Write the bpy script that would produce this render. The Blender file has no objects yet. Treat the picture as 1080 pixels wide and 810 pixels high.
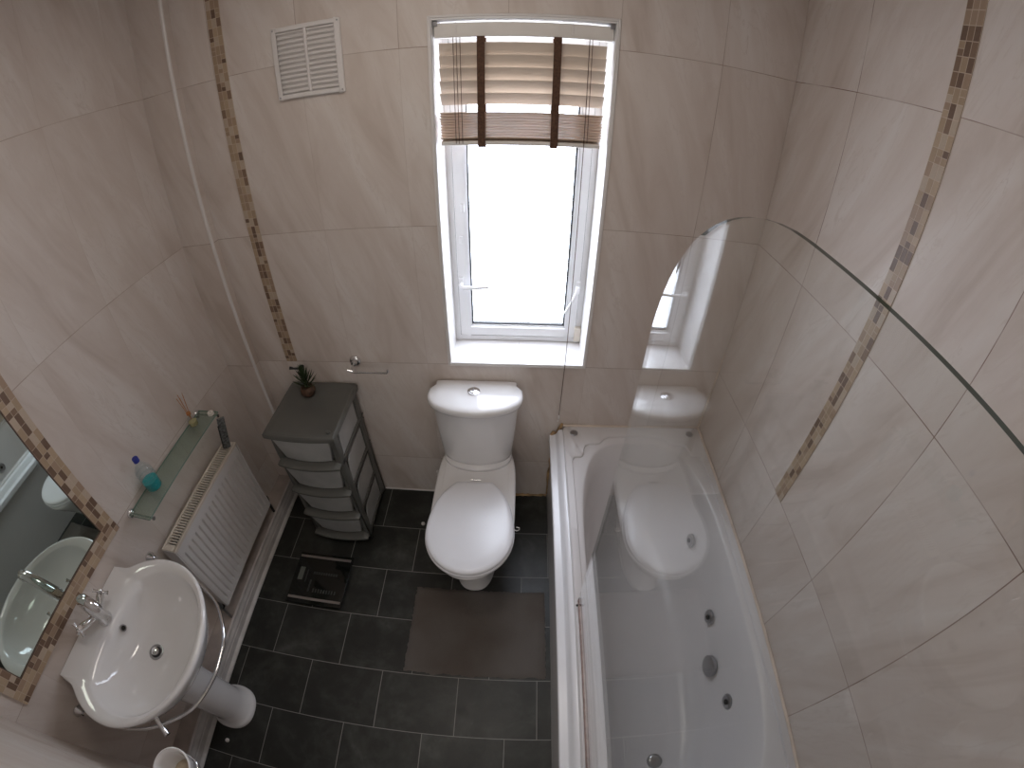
import bpy, bmesh, math, random
from math import sin, cos, pi, radians
from mathutils import Vector, Matrix
random.seed(7)
sc = bpy.context.scene
COL = sc.collection
W = 2.245      # room width
NY = -1.67     # near wall
H = 2.60       # ceiling

# ------------------------------------------------------------------ materials
class NT:
    def __init__(s, name):
        s.m = bpy.data.materials.new(name); s.m.use_nodes = True
        s.t = s.m.node_tree; s.t.nodes.clear()
        s.out = s.n('ShaderNodeOutputMaterial')
    def n(s, typ, **kw):
        nd = s.t.nodes.new(typ)
        for k, v in kw.items(): setattr(nd, k, v)
        return nd
    def l(s, a, b): s.t.links.new(a, b)
    def put(s, sock, v):
        if isinstance(v, bpy.types.NodeSocket): s.l(v, sock)
        else: sock.default_value = v
    def math(s, op, a, b=0.0, c=None, clamp=False):
        nd = s.n('ShaderNodeMath', operation=op, use_clamp=clamp)
        s.put(nd.inputs[0], a); s.put(nd.inputs[1], b)
        if c is not None: s.put(nd.inputs[2], c)
        return nd.outputs[0]
    def coord(s):
        tc = s.n('ShaderNodeTexCoord'); sp = s.n('ShaderNodeSeparateXYZ')
        s.l(tc.outputs['Object'], sp.inputs[0]); return sp.outputs, tc.outputs['Object']
    def comb(s, x, y, z=0.0):
        c = s.n('ShaderNodeCombineXYZ')
        s.put(c.inputs[0], x); s.put(c.inputs[1], y); s.put(c.inputs[2], z); return c.outputs[0]
    def noise(s, vec, scale, detail=3.0, rough=0.5, dist=0.0):
        nd = s.n('ShaderNodeTexNoise'); s.l(vec, nd.inputs['Vector'])
        nd.inputs['Scale'].default_value = scale; nd.inputs['Detail'].default_value = detail
        nd.inputs['Roughness'].default_value = rough; nd.inputs['Distortion'].default_value = dist
        return nd.outputs[0]
    def ramp(s, f, stops, interp='LINEAR'):
        nd = s.n('ShaderNodeValToRGB'); s.l(f, nd.inputs[0]); e = nd.color_ramp.elements
        nd.color_ramp.interpolation = interp
        while len(e) < len(stops): e.new(0.5)
        for i, (p, c) in enumerate(stops):
            e[i].position = p; e[i].color = (*c, 1) if len(c) == 3 else c
        return nd.outputs[0]
    def mix(s, f, a, b):
        nd = s.n('ShaderNodeMix', data_type='RGBA')
        s.put(nd.inputs[0], f)
        for k, v in ((6, a), (7, b)):
            if isinstance(v, bpy.types.NodeSocket): s.l(v, nd.inputs[k])
            else: nd.inputs[k].default_value = (*v, 1)
        return nd.outputs[2]
    def white(s, vec):
        nd = s.n('ShaderNodeTexWhiteNoise', noise_dimensions='3D'); s.l(vec, nd.inputs['Vector']); return nd.outputs['Value']
    def line(s, x, pitch, x0, half):
        """1 on lines at x0 + k*pitch"""
        a = s.math('DIVIDE', s.math('SUBTRACT', x, x0), pitch)
        f = s.math('SUBTRACT', s.math('FRACT', s.math('ADD', a, 0.5)), 0.5)
        d = s.math('MULTIPLY', s.math('ABSOLUTE', f), pitch)
        mr = s.n('ShaderNodeMapRange'); mr.interpolation_type = 'SMOOTHSTEP'
        s.l(d, mr.inputs[0]); mr.inputs[1].default_value = half*0.6; mr.inputs[2].default_value = half*1.5
        mr.inputs[3].default_value = 1; mr.inputs[4].default_value = 0
        return mr.outputs[0]
    def cell(s, x, pitch, x0):
        return s.math('FLOOR', s.math('DIVIDE', s.math('SUBTRACT', x, x0), pitch))
    def bsdf(s, col, rough=0.5, metal=0.0, bump=None, bstr=0.2, bdist=0.002, **kw):
        b = s.n('ShaderNodeBsdfPrincipled')
        if isinstance(col, bpy.types.NodeSocket): s.l(col, b.inputs['Base Color'])
        else: b.inputs['Base Color'].default_value = (*col, 1)
        s.put(b.inputs['Roughness'], rough); b.inputs['Metallic'].default_value = metal
        for k, v in kw.items(): b.inputs[k.replace('_', ' ')].default_value = v
        if bump is not None:
            bn = s.n('ShaderNodeBump'); bn.inputs['Strength'].default_value = bstr
            bn.inputs['Distance'].default_value = bdist
            s.l(bump, bn.inputs['Height']); s.l(bn.outputs[0], b.inputs['Normal'])
        s.l(b.outputs[0], s.out.inputs[0]); return s.m

def plain(name, col, rough=0.5, metal=0.0, var=0.06, scale=8.0, bump=0.0, **kw):
    t = NT(name); _, v = t.coord()
    f = t.noise(v, scale, 3)
    c2 = tuple(max(0, c*(1-var*2)) for c in col); c1 = tuple(min(1, c*(1+var)) for c in col)
    c = t.ramp(f, [(0.3, c2), (0.7, c1)])
    h = t.noise(v, scale*30, 2) if bump else None
    return t.bsdf(c, rough, metal, bump=h, bstr=bump, **kw)

def tile_mat(name, axis, u0, seed, gcol, vstr=1.0):
    t = NT(name); o, v = t.coord()
    u = o['XYZ'.index(axis)]; z = o[2]
    gv = t.line(u, 1/3, u0, 0.0011); gh = t.line(z, 0.6, 0.275, 0.0011)
    gn = t.noise(t.comb(u, z, seed), 7.0, 3)
    gs = t.math('MULTIPLY', t.math('SUBTRACT', gn, 0.18, clamp=True), 2.4, clamp=True)
    if axis == 'X':
        up_ = t.math('MAXIMUM', t.math('GREATER_THAN', z, 2.075), t.math('GREATER_THAN', u, 1.8))
        gv = t.math('MULTIPLY', gv, t.math('ADD', t.math('MULTIPLY', up_, 0.7), 0.3))
    g = t.math('MULTIPLY', t.math('MAXIMUM', t.math('MULTIPLY', gv, vstr), gh), gs)
    ci = t.cell(u, 1/3, u0); cj = t.cell(z, 0.6, 0.275)
    r = t.white(t.comb(ci, cj, seed)); off = t.math('MULTIPLY', r, 9.0)
    # slanted stone veins, broken from tile to tile
    us = t.math('ADD', t.math('MULTIPLY', u, 5.2), t.math('MULTIPLY', z, 1.7))
    vv = t.comb(us, t.math('ADD', t.math('MULTIPLY', z, 1.15), off), off)
    n1 = t.noise(vv, 1.35, 6, 0.58, 0.7)
    n2 = t.noise(vv, 3.3, 5, 0.6, 1.2)
    base = t.ramp(n1, [(0.30, (0.52, 0.445, 0.39)), (0.43, (0.61, 0.54, 0.49)), (0.55, (0.66, 0.60, 0.555)), (0.72, (0.71, 0.67, 0.635))])
    vein = t.ramp(t.math('ABSOLUTE', t.math('SUBTRACT', n2, 0.5)), [(0.0, (1, 1, 1)), (0.022, (0, 0, 0))])
    vm = t.math('MULTIPLY', vein, t.math('MULTIPLY', t.math('SUBTRACT', n1, 0.42, clamp=True), 2.0, clamp=True))
    base = t.mix(t.math('MULTIPLY', vm, 0.75), base, (0.45, 0.365, 0.305))
    n3 = t.noise(v, 1.7, 2)
    base = t.mix(t.math('MULTIPLY', n3, 0.22), base, (0.62, 0.545, 0.505))
    c = t.mix(g, base, gcol)
    hb = t.math('SUBTRACT', t.math('MULTIPLY', t.noise(v, 6.0, 2), 0.35), g)
    return t.bsdf(c, 0.42, bump=hb, bstr=0.35, bdist=0.0015, Specular_IOR_Level=0.25)

def mosaic_mat(name, au, av, u0, w, cols=3, ph=0.034, v0=0.0, seed=1.0, light=1.0):
    """au: axis across the strip, av: axis along it"""
    t = NT(name); o, v = t.coord(); U = o['XYZ'.index(au)]; V = o['XYZ'.index(av)]
    p = w/cols
    cu = t.cell(U, p, u0); cv = t.cell(V, ph, v0)
    sp = t.white(t.comb(cu, cv, seed+5))
    half = t.math('GREATER_THAN', sp, 0.86)
    g = t.math('MAXIMUM', t.line(U, p, u0, 0.0009), t.line(V, ph, v0, 0.0009))
    g = t.math('MAXIMUM', g, t.math('MULTIPLY', t.line(V, ph/2, v0, 0.0008), half))
    sub = t.math('MULTIPLY', t.math('FLOOR', t.math('DIVIDE', t.math('SUBTRACT', V, v0), ph/2)), half)
    r = t.white(t.comb(cu, t.math('ADD', cv, t.math('MULTIPLY', sub, 0.37)), seed))
    k = light*0.84
    c = t.ramp(r, [(0.0, (0.15*k, 0.088*k, 0.058*k)), (0.17, (0.23*k, 0.145*k, 0.095*k)), (0.27, (0.44*k, 0.325*k, 0.215*k)), (0.5, (0.51*k, 0.385*k, 0.26*k)),
                   (0.72, (0.40*k, 0.285*k, 0.20*k)), (0.86, (0.56*k, 0.46*k, 0.36*k))], 'CONSTANT')
    mot = t.noise(v, 160, 3)
    c = t.mix(t.math('MULTIPLY', mot, 0.30), c, (0.30, 0.22, 0.16))
    c = t.mix(t.math('MULTIPLY', g, 0.75), c, (0.57, 0.46, 0.36))
    return t.bsdf(c, 0.42, bump=t.math('SUBTRACT', t.math('MULTIPLY', mot, 0.4), g), bstr=0.4, bdist=0.002)

def floor_mat():
    t = NT('slate_vinyl'); o, v = t.coord(); x, y = o[0], o[1]
    ry = t.math('DIVIDE', t.math('MULTIPLY', t.math('ADD', y, 0.006), -1.0), 0.251)
    row = t.math('FLOOR', ry)
    xs = t.math('ADD', x, t.math('MULTIPLY', row, 0.1275))
    gx = t.line(xs, 0.328, 0.345, 0.0013); gy = t.line(y, 0.251, -0.006, 0.0013)
    g = t.math('MAXIMUM', gx, gy)
    cx = t.cell(xs, 0.328, 0.345)
    r = t.white(t.comb(cx, row, 3.0))
    vec = t.comb(t.math('ADD', x, t.math('MULTIPLY', r, 7)), y, t.math('MULTIPLY', r, 5))
    n1 = t.noise(vec, 5.0, 6, 0.62, 0.6); n2 = t.noise(vec, 22, 5, 0.65)
    f = t.math('ADD', t.math('MULTIPLY', n1, 0.72), t.math('MULTIPLY', n2, 0.28))
    c = t.ramp(f, [(0.34, (0.009, 0.0096, 0.0075)), (0.47, (0.017, 0.018, 0.015)), (0.57, (0.035, 0.037, 0.032)), (0.70, (0.075, 0.078, 0.070))])
    c = t.mix(t.math('MULTIPLY', r, 0.25), c, (0.028, 0.029, 0.026))
    c = t.mix(t.math('MULTIPLY', g, 0.9), c, (0.30, 0.29, 0.27))
    return t.bsdf(c, t.math('ADD', t.math('MULTIPLY', n2, 0.25), 0.30), bump=t.math('SUBTRACT', t.math('MULTIPLY', n2, 0.5), g), bstr=0.25, bdist=0.0015)

def thin_glass(name, tint=(0.93, 0.97, 0.95), rough=0.0, gl=1.0):
    """clear sheet: Fresnel mirror over a straight-through transmission"""
    t = NT(name)
    lw = t.n('ShaderNodeLayerWeight'); lw.inputs[0].default_value = 0.5
    f5 = t.math('POWER', lw.outputs['Facing'], 5.0)
    R = t.math('ADD', t.math('MULTIPLY', f5, 0.96), 0.042*gl)
    tr = t.n('ShaderNodeBsdfTransparent'); tr.inputs[0].default_value = (*tint, 1)
    g = t.n('ShaderNodeBsdfGlossy'); g.inputs['Roughness'].default_value = rough; g.inputs[0].default_value = (1, 1, 1, 1)
    mx = t.n('ShaderNodeMixShader'); t.l(R, mx.inputs[0]); t.l(tr.outputs[0], mx.inputs[1]); t.l(g.outputs[0], mx.inputs[2])
    t.l(mx.outputs[0], t.out.inputs[0]); return t.m

def pane_mat():
    # frosted pane: daylight put in as emission, mottled like a blurred outdoor view
    t = NT('frosted_daylight_pane'); o, v = t.coord()
    n = t.noise(v, 2.6, 1, 0.4)
    c = t.ramp(n, [(0.3, (0.78, 0.86, 1.02)), (0.65, (0.90, 0.965, 1.10))])
    e = t.n('ShaderNodeEmission'); t.l(c, e.inputs[0]); e.inputs[1].default_value = PANE
    g = t.n('ShaderNodeBsdfGlossy'); g.inputs['Roughness'].default_value = 0.15
    mx = t.n('ShaderNodeMixShader'); mx.inputs[0].default_value = 0.05
    t.l(e.outputs[0], mx.inputs[1]); t.l(g.outputs[0], mx.inputs[2]); t.l(mx.outputs[0], t.out.inputs[0])
    return t.m

PANE = 8.4; CEIL = 4.7; LFILL = 5.5; EXPO = 0.0
M = {}
M['tile_back'] = tile_mat('beige_tile_window_side', 'X', 0.309, 1.0, (0.33, 0.25, 0.20), 0.8)
M['tile_left'] = tile_mat('beige_tile_mirror_side', 'Y', -0.17, 2.0, (0.38, 0.29, 0.23), 0.25)
M['tile_right'] = tile_mat('beige_tile_bath_side', 'Y', 0.0, 3.0, (0.22, 0.13, 0.10), 1.0)
M['tile_near'] = tile_mat('beige_tile_door_side', 'X', 0.2, 4.0, (0.4, 0.3, 0.25), 0.3)
M['floor'] = floor_mat()
M['ceiling'] = plain('ceiling_paint', (0.82, 0.80, 0.77), 0.7, var=0.02)
M['upvc'] = plain('white_upvc', (0.80, 0.80, 0.81), 0.25, var=0.01)
M['gasket'] = plain('dark_rubber', (0.035, 0.035, 0.04), 0.5)
M['paint'] = plain('white_reveal', (0.84, 0.83, 0.82), 0.3, var=0.02)
M['ceramic'] = plain('white_ceramic', (0.82, 0.815, 0.82), 0.08, var=0.01, Coat_Weight=0.5, Coat_Roughness=0.04)
M['lidplastic'] = plain('white_seat_plastic', (0.80, 0.81, 0.845), 0.22, var=0.01)
M['acrylic'] = plain('white_acrylic', (0.70, 0.69, 0.70), 0.22, var=0.015, scale=3)
M['chrome'] = plain('chrome', (0.78, 0.78, 0.79), 0.09, 1.0, var=0.02)
M['satin'] = plain('satin_metal', (0.40, 0.40, 0.41), 0.28, 1.0, var=0.05)
M['radiator'] = plain('radiator_enamel', (0.70, 0.685, 0.67), 0.3, var=0.02)
M['cream'] = plain('aged_cream_plastic', (0.70, 0.64, 0.56), 0.4, var=0.04)
M['skirt'] = plain('grey_white_gloss_wood', (0.60, 0.575, 0.555), 0.35, var=0.08, scale=14)
M['stone'] = plain('stained_boxing_top', (0.46, 0.40, 0.36), 0.5, var=0.12, scale=12)
M['trimwhite'] = plain('white_trim_bead', (0.72, 0.69, 0.67), 0.35, var=0.02)
M['slat'] = plain('beige_wood_slat', (0.58, 0.49, 0.405), 0.5, var=0.05, scale=5)
M['slat_lightened'] = plain('stacked_slat_lightened', (0.74, 0.60, 0.49), 0.5, var=0.08, scale=5)  # same slats as the rest, colour lightened where little light reaches
M['rail'] = plain('cream_headrail', (0.72, 0.69, 0.65), 0.4, var=0.03)
M['tape'] = plain('brown_woven_tape', (0.10, 0.050, 0.030), 0.9, var=0.2, scale=120)
M['cord'] = plain('brown_cord', (0.13, 0.085, 0.065), 0.8)
M['dkplastic'] = plain('grey_green_plastic', (0.115, 0.116, 0.106), 0.36, var=0.05, bump=0.05)
M['ltplastic'] = plain('frosted_drawer_plastic', (0.40, 0.405, 0.395), 0.35, var=0.08, scale=10)
M['black'] = plain('black_plastic', (0.012, 0.012, 0.012), 0.35)
M['blackglass'] = plain('black_glass', (0.006, 0.007, 0.006), 0.06, var=0.0)
M['lcd'] = plain('lcd', (0.13, 0.14, 0.12), 0.3)
M['strip'] = plain('brushed_strip', (0.30, 0.27, 0.25), 0.4, 0.6)
M['caulk'] = plain('silicone_caulk', (0.74, 0.64, 0.55), 0.5, var=0.10, scale=9)
M['caulkold'] = plain('orange_stained_caulk', (0.50, 0.33, 0.17), 0.7, var=0.30, scale=16)
M['leaf'] = plain('dark_green_leaf', (0.045, 0.072, 0.028), 0.55, var=0.3, scale=60)
M['rustpot'] = plain('rust_brown_pot', (0.10, 0.052, 0.030), 0.7, var=0.35, scale=50, bump=0.3)
M['glass'] = thin_glass('clear_shower_glass', (0.965, 0.975, 0.97))
M['shelfglass'] = thin_glass('green_shelf_glass', (0.80, 0.88, 0.84))
M['bottle'] = thin_glass('clear_bottle_plastic', (0.93, 0.95, 0.96), 0.05, 1.3)
M['edge'] = plain('green_glass_edge', (0.022, 0.050, 0.040), 0.1, var=0.2)
M['shelfedge'] = plain('pale_green_glass_edge', (0.22, 0.33, 0.28), 0.1)
M['turq'] = plain('turquoise_liquid', (0.04, 0.40, 0.42), 0.15, var=0.05)
M['blue'] = plain('blue_cap', (0.015, 0.03, 0.30), 0.35)
M['yellowish'] = plain('pale_oil', (0.50, 0.46, 0.24), 0.2)
M['reed'] = plain('orange_reed', (0.48, 0.20, 0.07), 0.8)
M['wax'] = plain('white_wax', (0.80, 0.77, 0.72), 0.4)
M['beigein'] = plain('beige_residue', (0.50, 0.42, 0.31), 0.7, var=0.1, scale=40)
M['pad'] = plain('grey_sparkle_pad', (0.20, 0.21, 0.21), 0.6, var=0.4, scale=90, bump=0.4)
M['mirror'] = plain('mirror_silver', (0.66, 0.76, 0.72), 0.0, 1.0, var=0.0)
M['seal'] = plain('rusty_seal', (0.42, 0.30, 0.27), 0.5, var=0.25, scale=30)
M['dirtpot'] = M['black']
M['pane'] = pane_mat()

def mat_mat():
    t = NT('grey_brown_pile'); o, v = t.coord()
    n = t.noise(v, 350, 3, 0.7); n2 = t.noise(v, 4.0, 3)
    c = t.ramp(n2, [(0.35, (0.12, 0.097, 0.08)), (0.65, (0.17, 0.153, 0.14))])
    c = t.mix(t.math('MULTIPLY', n, 0.5), c, (0.25, 0.225, 0.205))
    return t.bsdf(c, 0.95, bump=n, bstr=1.0, bdist=0.006)
M['mat'] = mat_mat()

# ------------------------------------------------------------------ mesh builder
class MB:
    def __init__(s): s.v = []; s.f = []; s.mi = []; s.sm = []
    def add(s, vs, fs, mi=0, smooth=False):
        b = len(s.v); s.v += [tuple(p) for p in vs]
        for f in fs: s.f.append(tuple(b+i for i in f)); s.mi.append(mi); s.sm.append(smooth)
        return s
    def box(s, x0, x1, y0, y1, z0, z1, mi=0, R=None):
        vs = [(x, y, z) for x in (x0, x1) for y in (y0, y1) for z in (z0, z1)]
        if R is not None:
            c = Vector(((x0+x1)/2, (y0+y1)/2, (z0+z1)/2)); vs = [c + R @ (Vector(p)-c) for p in vs]
        return s.add(vs, [(0, 1, 3, 2), (4, 6, 7, 5), (0, 4, 5, 1), (2, 3, 7, 6), (0, 2, 6, 4), (1, 5, 7, 3)], mi)
    def rings(s, rs, mi=0, caps=(True, True), smooth=True, closed=True):
        n = len(rs[0]); vs = [p for r in rs for p in r]; fs = []
        for i in range(len(rs)-1):
            for j in range(n if closed else n-1):
                k = (j+1) % n; fs.append((i*n+j, i*n+k, (i+1)*n+k, (i+1)*n+j))
        s.add(vs, fs, mi, smooth)
        if caps[0]: s.add(rs[0], [tuple(range(n))[::-1]], mi)
        if caps[1]: s.add(rs[-1], [tuple(range(n))], mi)
        return s
    def lathe(s, prof, c=(0, 0, 0), axis='Z', n=32, mi=0, caps=(False, False), A=None):
        rs = []
        for r, h in prof:
            ring = []
            for i in range(n):
                a = 2*pi*i/n; p = Vector((r*cos(a), r*sin(a), h))
                if axis == 'X': p = Vector((p.z, p.x, p.y))
                if axis == 'Y': p = Vector((p.x, p.z, -p.y))
                if A is not None: p = A @ p
                ring.append(p + Vector(c))
            rs.append(ring)
        return s.rings(rs, mi, caps)
    def tube(s, pts, r, n=10, mi=0, caps=True, closed=False):
        pts = [Vector(p) for p in pts]; m = len(pts); rs = []
        rad = r if hasattr(r, '__len__') else [r]*m
        up = Vector((0, 0, 1)); prev = None
        for i, p in enumerate(pts):
            d = (pts[(i+1) % m] - pts[i-1]) if closed or 0 < i < m-1 else (pts[1]-pts[0] if i == 0 else pts[-1]-pts[-2])
            d.normalize()
            if prev is None:
                a = up if abs(d.z) < 0.95 else Vector((1, 0, 0)); u = (a - d*a.dot(d)).normalized()
            else: u = (prev - d*prev.dot(d)).normalized()
            prev = u; w = d.cross(u)
            rs.append([p + (u*cos(2*pi*k/n) + w*sin(2*pi*k/n))*rad[i] for k in range(n)])
        if closed: rs.append(rs[0]); return s.rings(rs, mi, (False, False))
        return s.rings(rs, mi, (caps, caps))
    def prism(s, poly, axis, a, b, mi=0, smooth=False):
        """poly: list of 2D points in the plane normal to axis; order (y,z),(x,z),(x,y)"""
        def P(p, h): return {'X': (h, p[0], p[1]), 'Y': (p[0], h, p[1]), 'Z': (p[0], p[1], h)}[axis]
        n = len(poly); vs = [P(p, a) for p in poly]+[P(p, b) for p in poly]
        s.add(vs, [(i, (i+1) % n, n+(i+1) % n, n+i) for i in range(n)], mi, smooth)
        s.add(vs[:n], [tuple(range(n))[::-1]], mi); s.add(vs[n:], [tuple(range(n))], mi); return s
    def build(s, name, mats, parent=None, bevel=0.0, seg=2, angle=40, subsurf=0):
        me = bpy.data.meshes.new(name); me.from_pydata(s.v, [], s.f)
        if not isinstance(mats, (list, tuple)): mats = [mats]
        for m in mats: me.materials.append(M[m] if isinstance(m, str) else m)
        for p, mi, sm in zip(me.polygons, s.mi, s.sm): p.material_index = mi; p.use_smooth = sm
        bm = bmesh.new(); bm.from_mesh(me); bmesh.ops.remove_doubles(bm, verts=bm.verts, dist=1e-6)
        bmesh.ops.recalc_face_normals(bm, faces=bm.faces); bm.to_mesh(me); bm.free()
        if not bevel and not subsurf and any(s.sm): me.set_sharp_from_angle(angle=radians(52))
        o = bpy.data.objects.new(name, me); COL.objects.link(o)
        if parent is not None:
            o.parent = parent; q = Vector((0, 0, 0)); a = parent
            while a is not None: q += a.location; a = a.parent
            o.location = -q
        if bevel:
            b = o.modifiers.new('bevel', 'BEVEL'); b.width = bevel; b.segments = seg; b.limit_method = 'ANGLE'; b.angle_limit = radians(angle)
            for p in me.polygons: p.use_smooth = True
            wn = o.modifiers.new('wn', 'WEIGHTED_NORMAL')
        if subsurf:
            m = o.modifiers.new('sub', 'SUBSURF'); m.levels = m.render_levels = subsurf
        return o

def thing(name, label, cat, loc, group=None):
    o = bpy.data.objects.new(name, None); COL.objects.link(o); o.location = loc
    o.empty_display_size = 0.1
    o['label'] = label; o['category'] = cat
    if group: o['group'] = group
    return o
def struct(o): o['kind'] = 'structure'; return o

# ================================================================= THE ROOM
WX0, WX1, WZ0, WZ1 = 1.073, 1.634, 0.885, 2.162      # window opening
WD = 0.17
mb = MB()
mb.box(-0.1, WX0, 0, 0.27, -0.1, H+0.1); mb.box(WX1, W+0.1, 0, 0.27, -0.1, H+0.1)
mb.box(WX0, WX1, 0, 0.27, -0.1, WZ0); mb.box(WX0, WX1, 0, 0.27, WZ1, H+0.1)
struct(mb.build('wall_back', 'tile_back'))
struct(MB().box(-0.1, 0, NY-0.1, 0.0, -0.1, H+0.1).build('wall_left', 'tile_left'))
struct(MB().box(W, W+0.1, NY-0.1, 0.0, -0.1, H+0.1).build('wall_right', 'tile_right'))
DXa, DXb, DZ = 0.76, 1.50, 2.02
mb = MB(); mb.box(0, DXa, NY-0.1, NY, -0.1, H+0.1); mb.box(DXb, W, NY-0.1, NY, -0.1, H+0.1); mb.box(DXa, DXb, NY-0.1, NY, DZ, H+0.1)
struct(mb.build('wall_front', 'tile_near'))
# unseen landing behind the open doorway, added so light reaches the back wall
M['landing'] = plain('landing_paint', (0.78, 0.75, 0.70), 0.7, var=0.02)
M['carpet'] = plain('landing_carpet', (0.30, 0.26, 0.22), 0.95, var=0.1, scale=60)
struct(MB().box(0.2, 2.1, -3.0, NY, -0.1, 0).build('floor_landing', 'carpet'))
struct(MB().box(0.2, 2.1, -3.0, NY-0.1, H, H+0.1).build('ceiling_landing', 'ceiling'))
struct(MB().box(0.1, 0.2, -3.0, NY-0.1, 0, H).build('wall_landing_left', 'landing'))
struct(MB().box(2.1, 2.2, -3.0, NY-0.1, 0, H).build('wall_landing_right', 'landing'))
struct(MB().box(0.1, 2.2, -3.1, -3.0, 0, H).build('wall_landing_far', 'landing'))
struct(MB().box(0, W, NY, 0, -0.1, 0).build('floor', 'floor'))
struct(MB().box(0, W, NY, 0, H, H+0.1).build('ceiling', 'ceiling'))

# boxed pipe in the back left corner with its white bead
struct(MB().box(0, 0.158, -0.042, 0, 0.0, H).build('trim_1', 'tile_back'))
bead = MB().prism([(0.153, -0.048), (0.160, -0.0475), (0.1635, -0.044), (0.164, -0.038), (0.153, -0.038)], 'Z', 0.09, H)
struct(bead.build('trim_2', 'trimwhite'))

# tile-topped boxing along the left wall with a moulded board in front
struct(MB().box(0, 0.086, NY, -0.042, 0, 0.092).build('trim_3', 'stone'))
prof = [(0.086, 0), (0.118, 0), (0.118, 0.006), (0.110, 0.013), (0.103, 0.015), (0.103, 0.048), (0.0995, 0.052), (0.0995, 0.060),
        (0.1035, 0.064), (0.1035, 0.070), (0.0985, 0.076), (0.0955, 0.086), (0.098, 0.090), (0.097, 0.100), (0.086, 0.102)]
struct(MB().prism(prof, 'Y', NY, -0.042).build('baseboard_left', 'skirt', bevel=0.0012))

# mosaic strips let into the walls
M['mos_back'] = mosaic_mat('mosaic_back', 'X', 'Z', 0.314, 0.054, 3, 0.032, 0.875, 1.0)
M['mos_right'] = mosaic_mat('mosaic_right', 'Y', 'Z', -0.708, 0.054, 3, 0.034, 0.875, 2.0)
struct(MB().box(0.314, 0.368, -0.0025, 0.0, 0.876, H).build('trim_4', 'mos_back'))
struct(MB().box(W-0.0025, W, -0.708, -0.654, 0.876, H).build('trim_5', 'mos_right'))

# caulk round the bath and along the foot of the back wall
c = MB()
c.tube([(1.575, -0.004, 0.538), (W-0.006, -0.004, 0.538), (W-0.005, NY, 0.538)], 0.006, 8)
c.tube([(W-0.004, -0.004, 0.538), (W-0.004, -0.004, 0.98)], [0.005, 0.0028], 8)
struct(c.build('trim_6', 'caulk'))
struct(MB().tube([(0.63, -0.003, 0.002), (1.06, -0.003, 0.002)], 0.004, 6).build('trim_7', 'trimwhite'))
c = MB(); pts = []
for i in range(15): pts.append((1.33+0.2*i/14, -0.006+random.uniform(-.003, .002), 0.002))
c.tube(pts, [0.006+random.uniform(-.002, .003) for _ in pts], 7)
pts = [(1.532+random.uniform(-.004, .004), -0.007, 0.02+0.46*i/12) for i in range(13)]
c.tube(pts, [0.005+random.uniform(-.002, .004) for _ in pts], 7)
c.tube([(1.520, -0.02, 0.488), (1.532, -0.012, 0.497), (1.548, -0.008, 0.492), (1.560, -0.006, 0.522), (1.569, -0.006, 0.55)], [0.006, 0.010, 0.007, 0.009, 0.006], 8)
struct(c.build('trim_8', 'caulkold'))

# ------------------------------------------------------------------ window
win = bpy.data.objects.new('window_1', None); COL.objects.link(win); win.location = (1.354, 0.17, WZ0); win['kind'] = 'structure'
def frame(mb, x0, x1, z0, z1, w, y0, y1, mi=0, wb=None):
    wb = w if wb is None else wb
    mb.box(x0, x0+w, y0, y1, z0, z1, mi); mb.box(x1-w, x1, y0, y1, z0, z1, mi)
    mb.box(x0+w, x1-w, y0, y1, z0, z0+wb, mi); mb.box(x0+w, x1-w, y0, y1, z1-w, z1, mi)
r = MB()
t = 0.007
r.box(WX0, WX0+t, -0.004, WD, WZ0, WZ1); r.box(WX1-t, WX1, -0.004, WD, WZ0, WZ1); r.box(WX0+t, WX1-t, -0.004, WD, WZ1-t, WZ1)
r.build('reveal', 'paint', win, bevel=0.002)
def sill_mat():
    t = NT('white_sill_tile'); o, v = t.coord()
    g = t.line(o[0], 0.30, 1.36, 0.001)
    return t.bsdf(t.mix(t.math('MULTIPLY', g, 0.5), (0.84, 0.83, 0.83), (0.55, 0.52, 0.50)), 0.2, bump=t.math('SUBTRACT', 1.0, g), bstr=0.2)
M['sill'] = sill_mat()
r = MB(); r.box(WX0, WX1, -0.006, WD, WZ0-0.006, WZ0+0.002); r.build('window_sill', 'sill', win, bevel=0.002)
r = MB()   # bead on the tile edge round the opening
r.box(WX0-0.007, WX0, -0.006, 0.0, WZ0-0.013, WZ1+0.007); r.box(WX1, WX1+0.007, -0.006, 0, WZ0-0.013, WZ1+0.007)
r.box(WX0, WX1, -0.006, 0, WZ1, WZ1+0.007); r.box(WX0, WX1, -0.008, 0, WZ0-0.013, WZ0-0.006)
r.build('edge_bead', 'trimwhite', win, bevel=0.002)
r = MB(); frame(r, WX0+0.002, WX1-0.002, WZ0+0.002, WZ1-0.002, 0.024, WD, WD+0.07)
r.build('window_frame', 'upvc', win, bevel=0.003)
sx0, sx1, sz0, sz1 = WX0+0.030, WX1-0.030, WZ0+0.030, WZ1-0.030
r = MB(); frame(r, WX0+0.024, WX1-0.024, WZ0+0.024, WZ1-0.024, 0.008, WD+0.004, WD+0.03)
r.build('frame_gasket', 'gasket', win)
r = MB(); frame(r, sx0, sx1, sz0, sz1, 0.042, WD-0.006, WD+0.055)
frame(r, sx0+0.0417, sx1-0.0417, sz0+0.0417, sz1-0.0417, 0.008, WD+0.006, WD+0.055)
sash = r.build('window_sash', 'upvc', win, bevel=0.004)
gx0, gx1, gz0, gz1 = sx0+0.0495, sx1-0.0495, sz0+0.0495, sz1-0.0495
r = MB(); frame(r, gx0-0.002, gx1+0.002, gz0-0.002, gz1+0.002, 0.0085, WD+0.010, WD+0.03); r.build('glass_gasket', 'gasket', win)
r = MB(); r.box(gx0, gx1, WD+0.024, WD+0.034, gz0, gz1); r.build('window_pane', 'pane', win)
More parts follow.
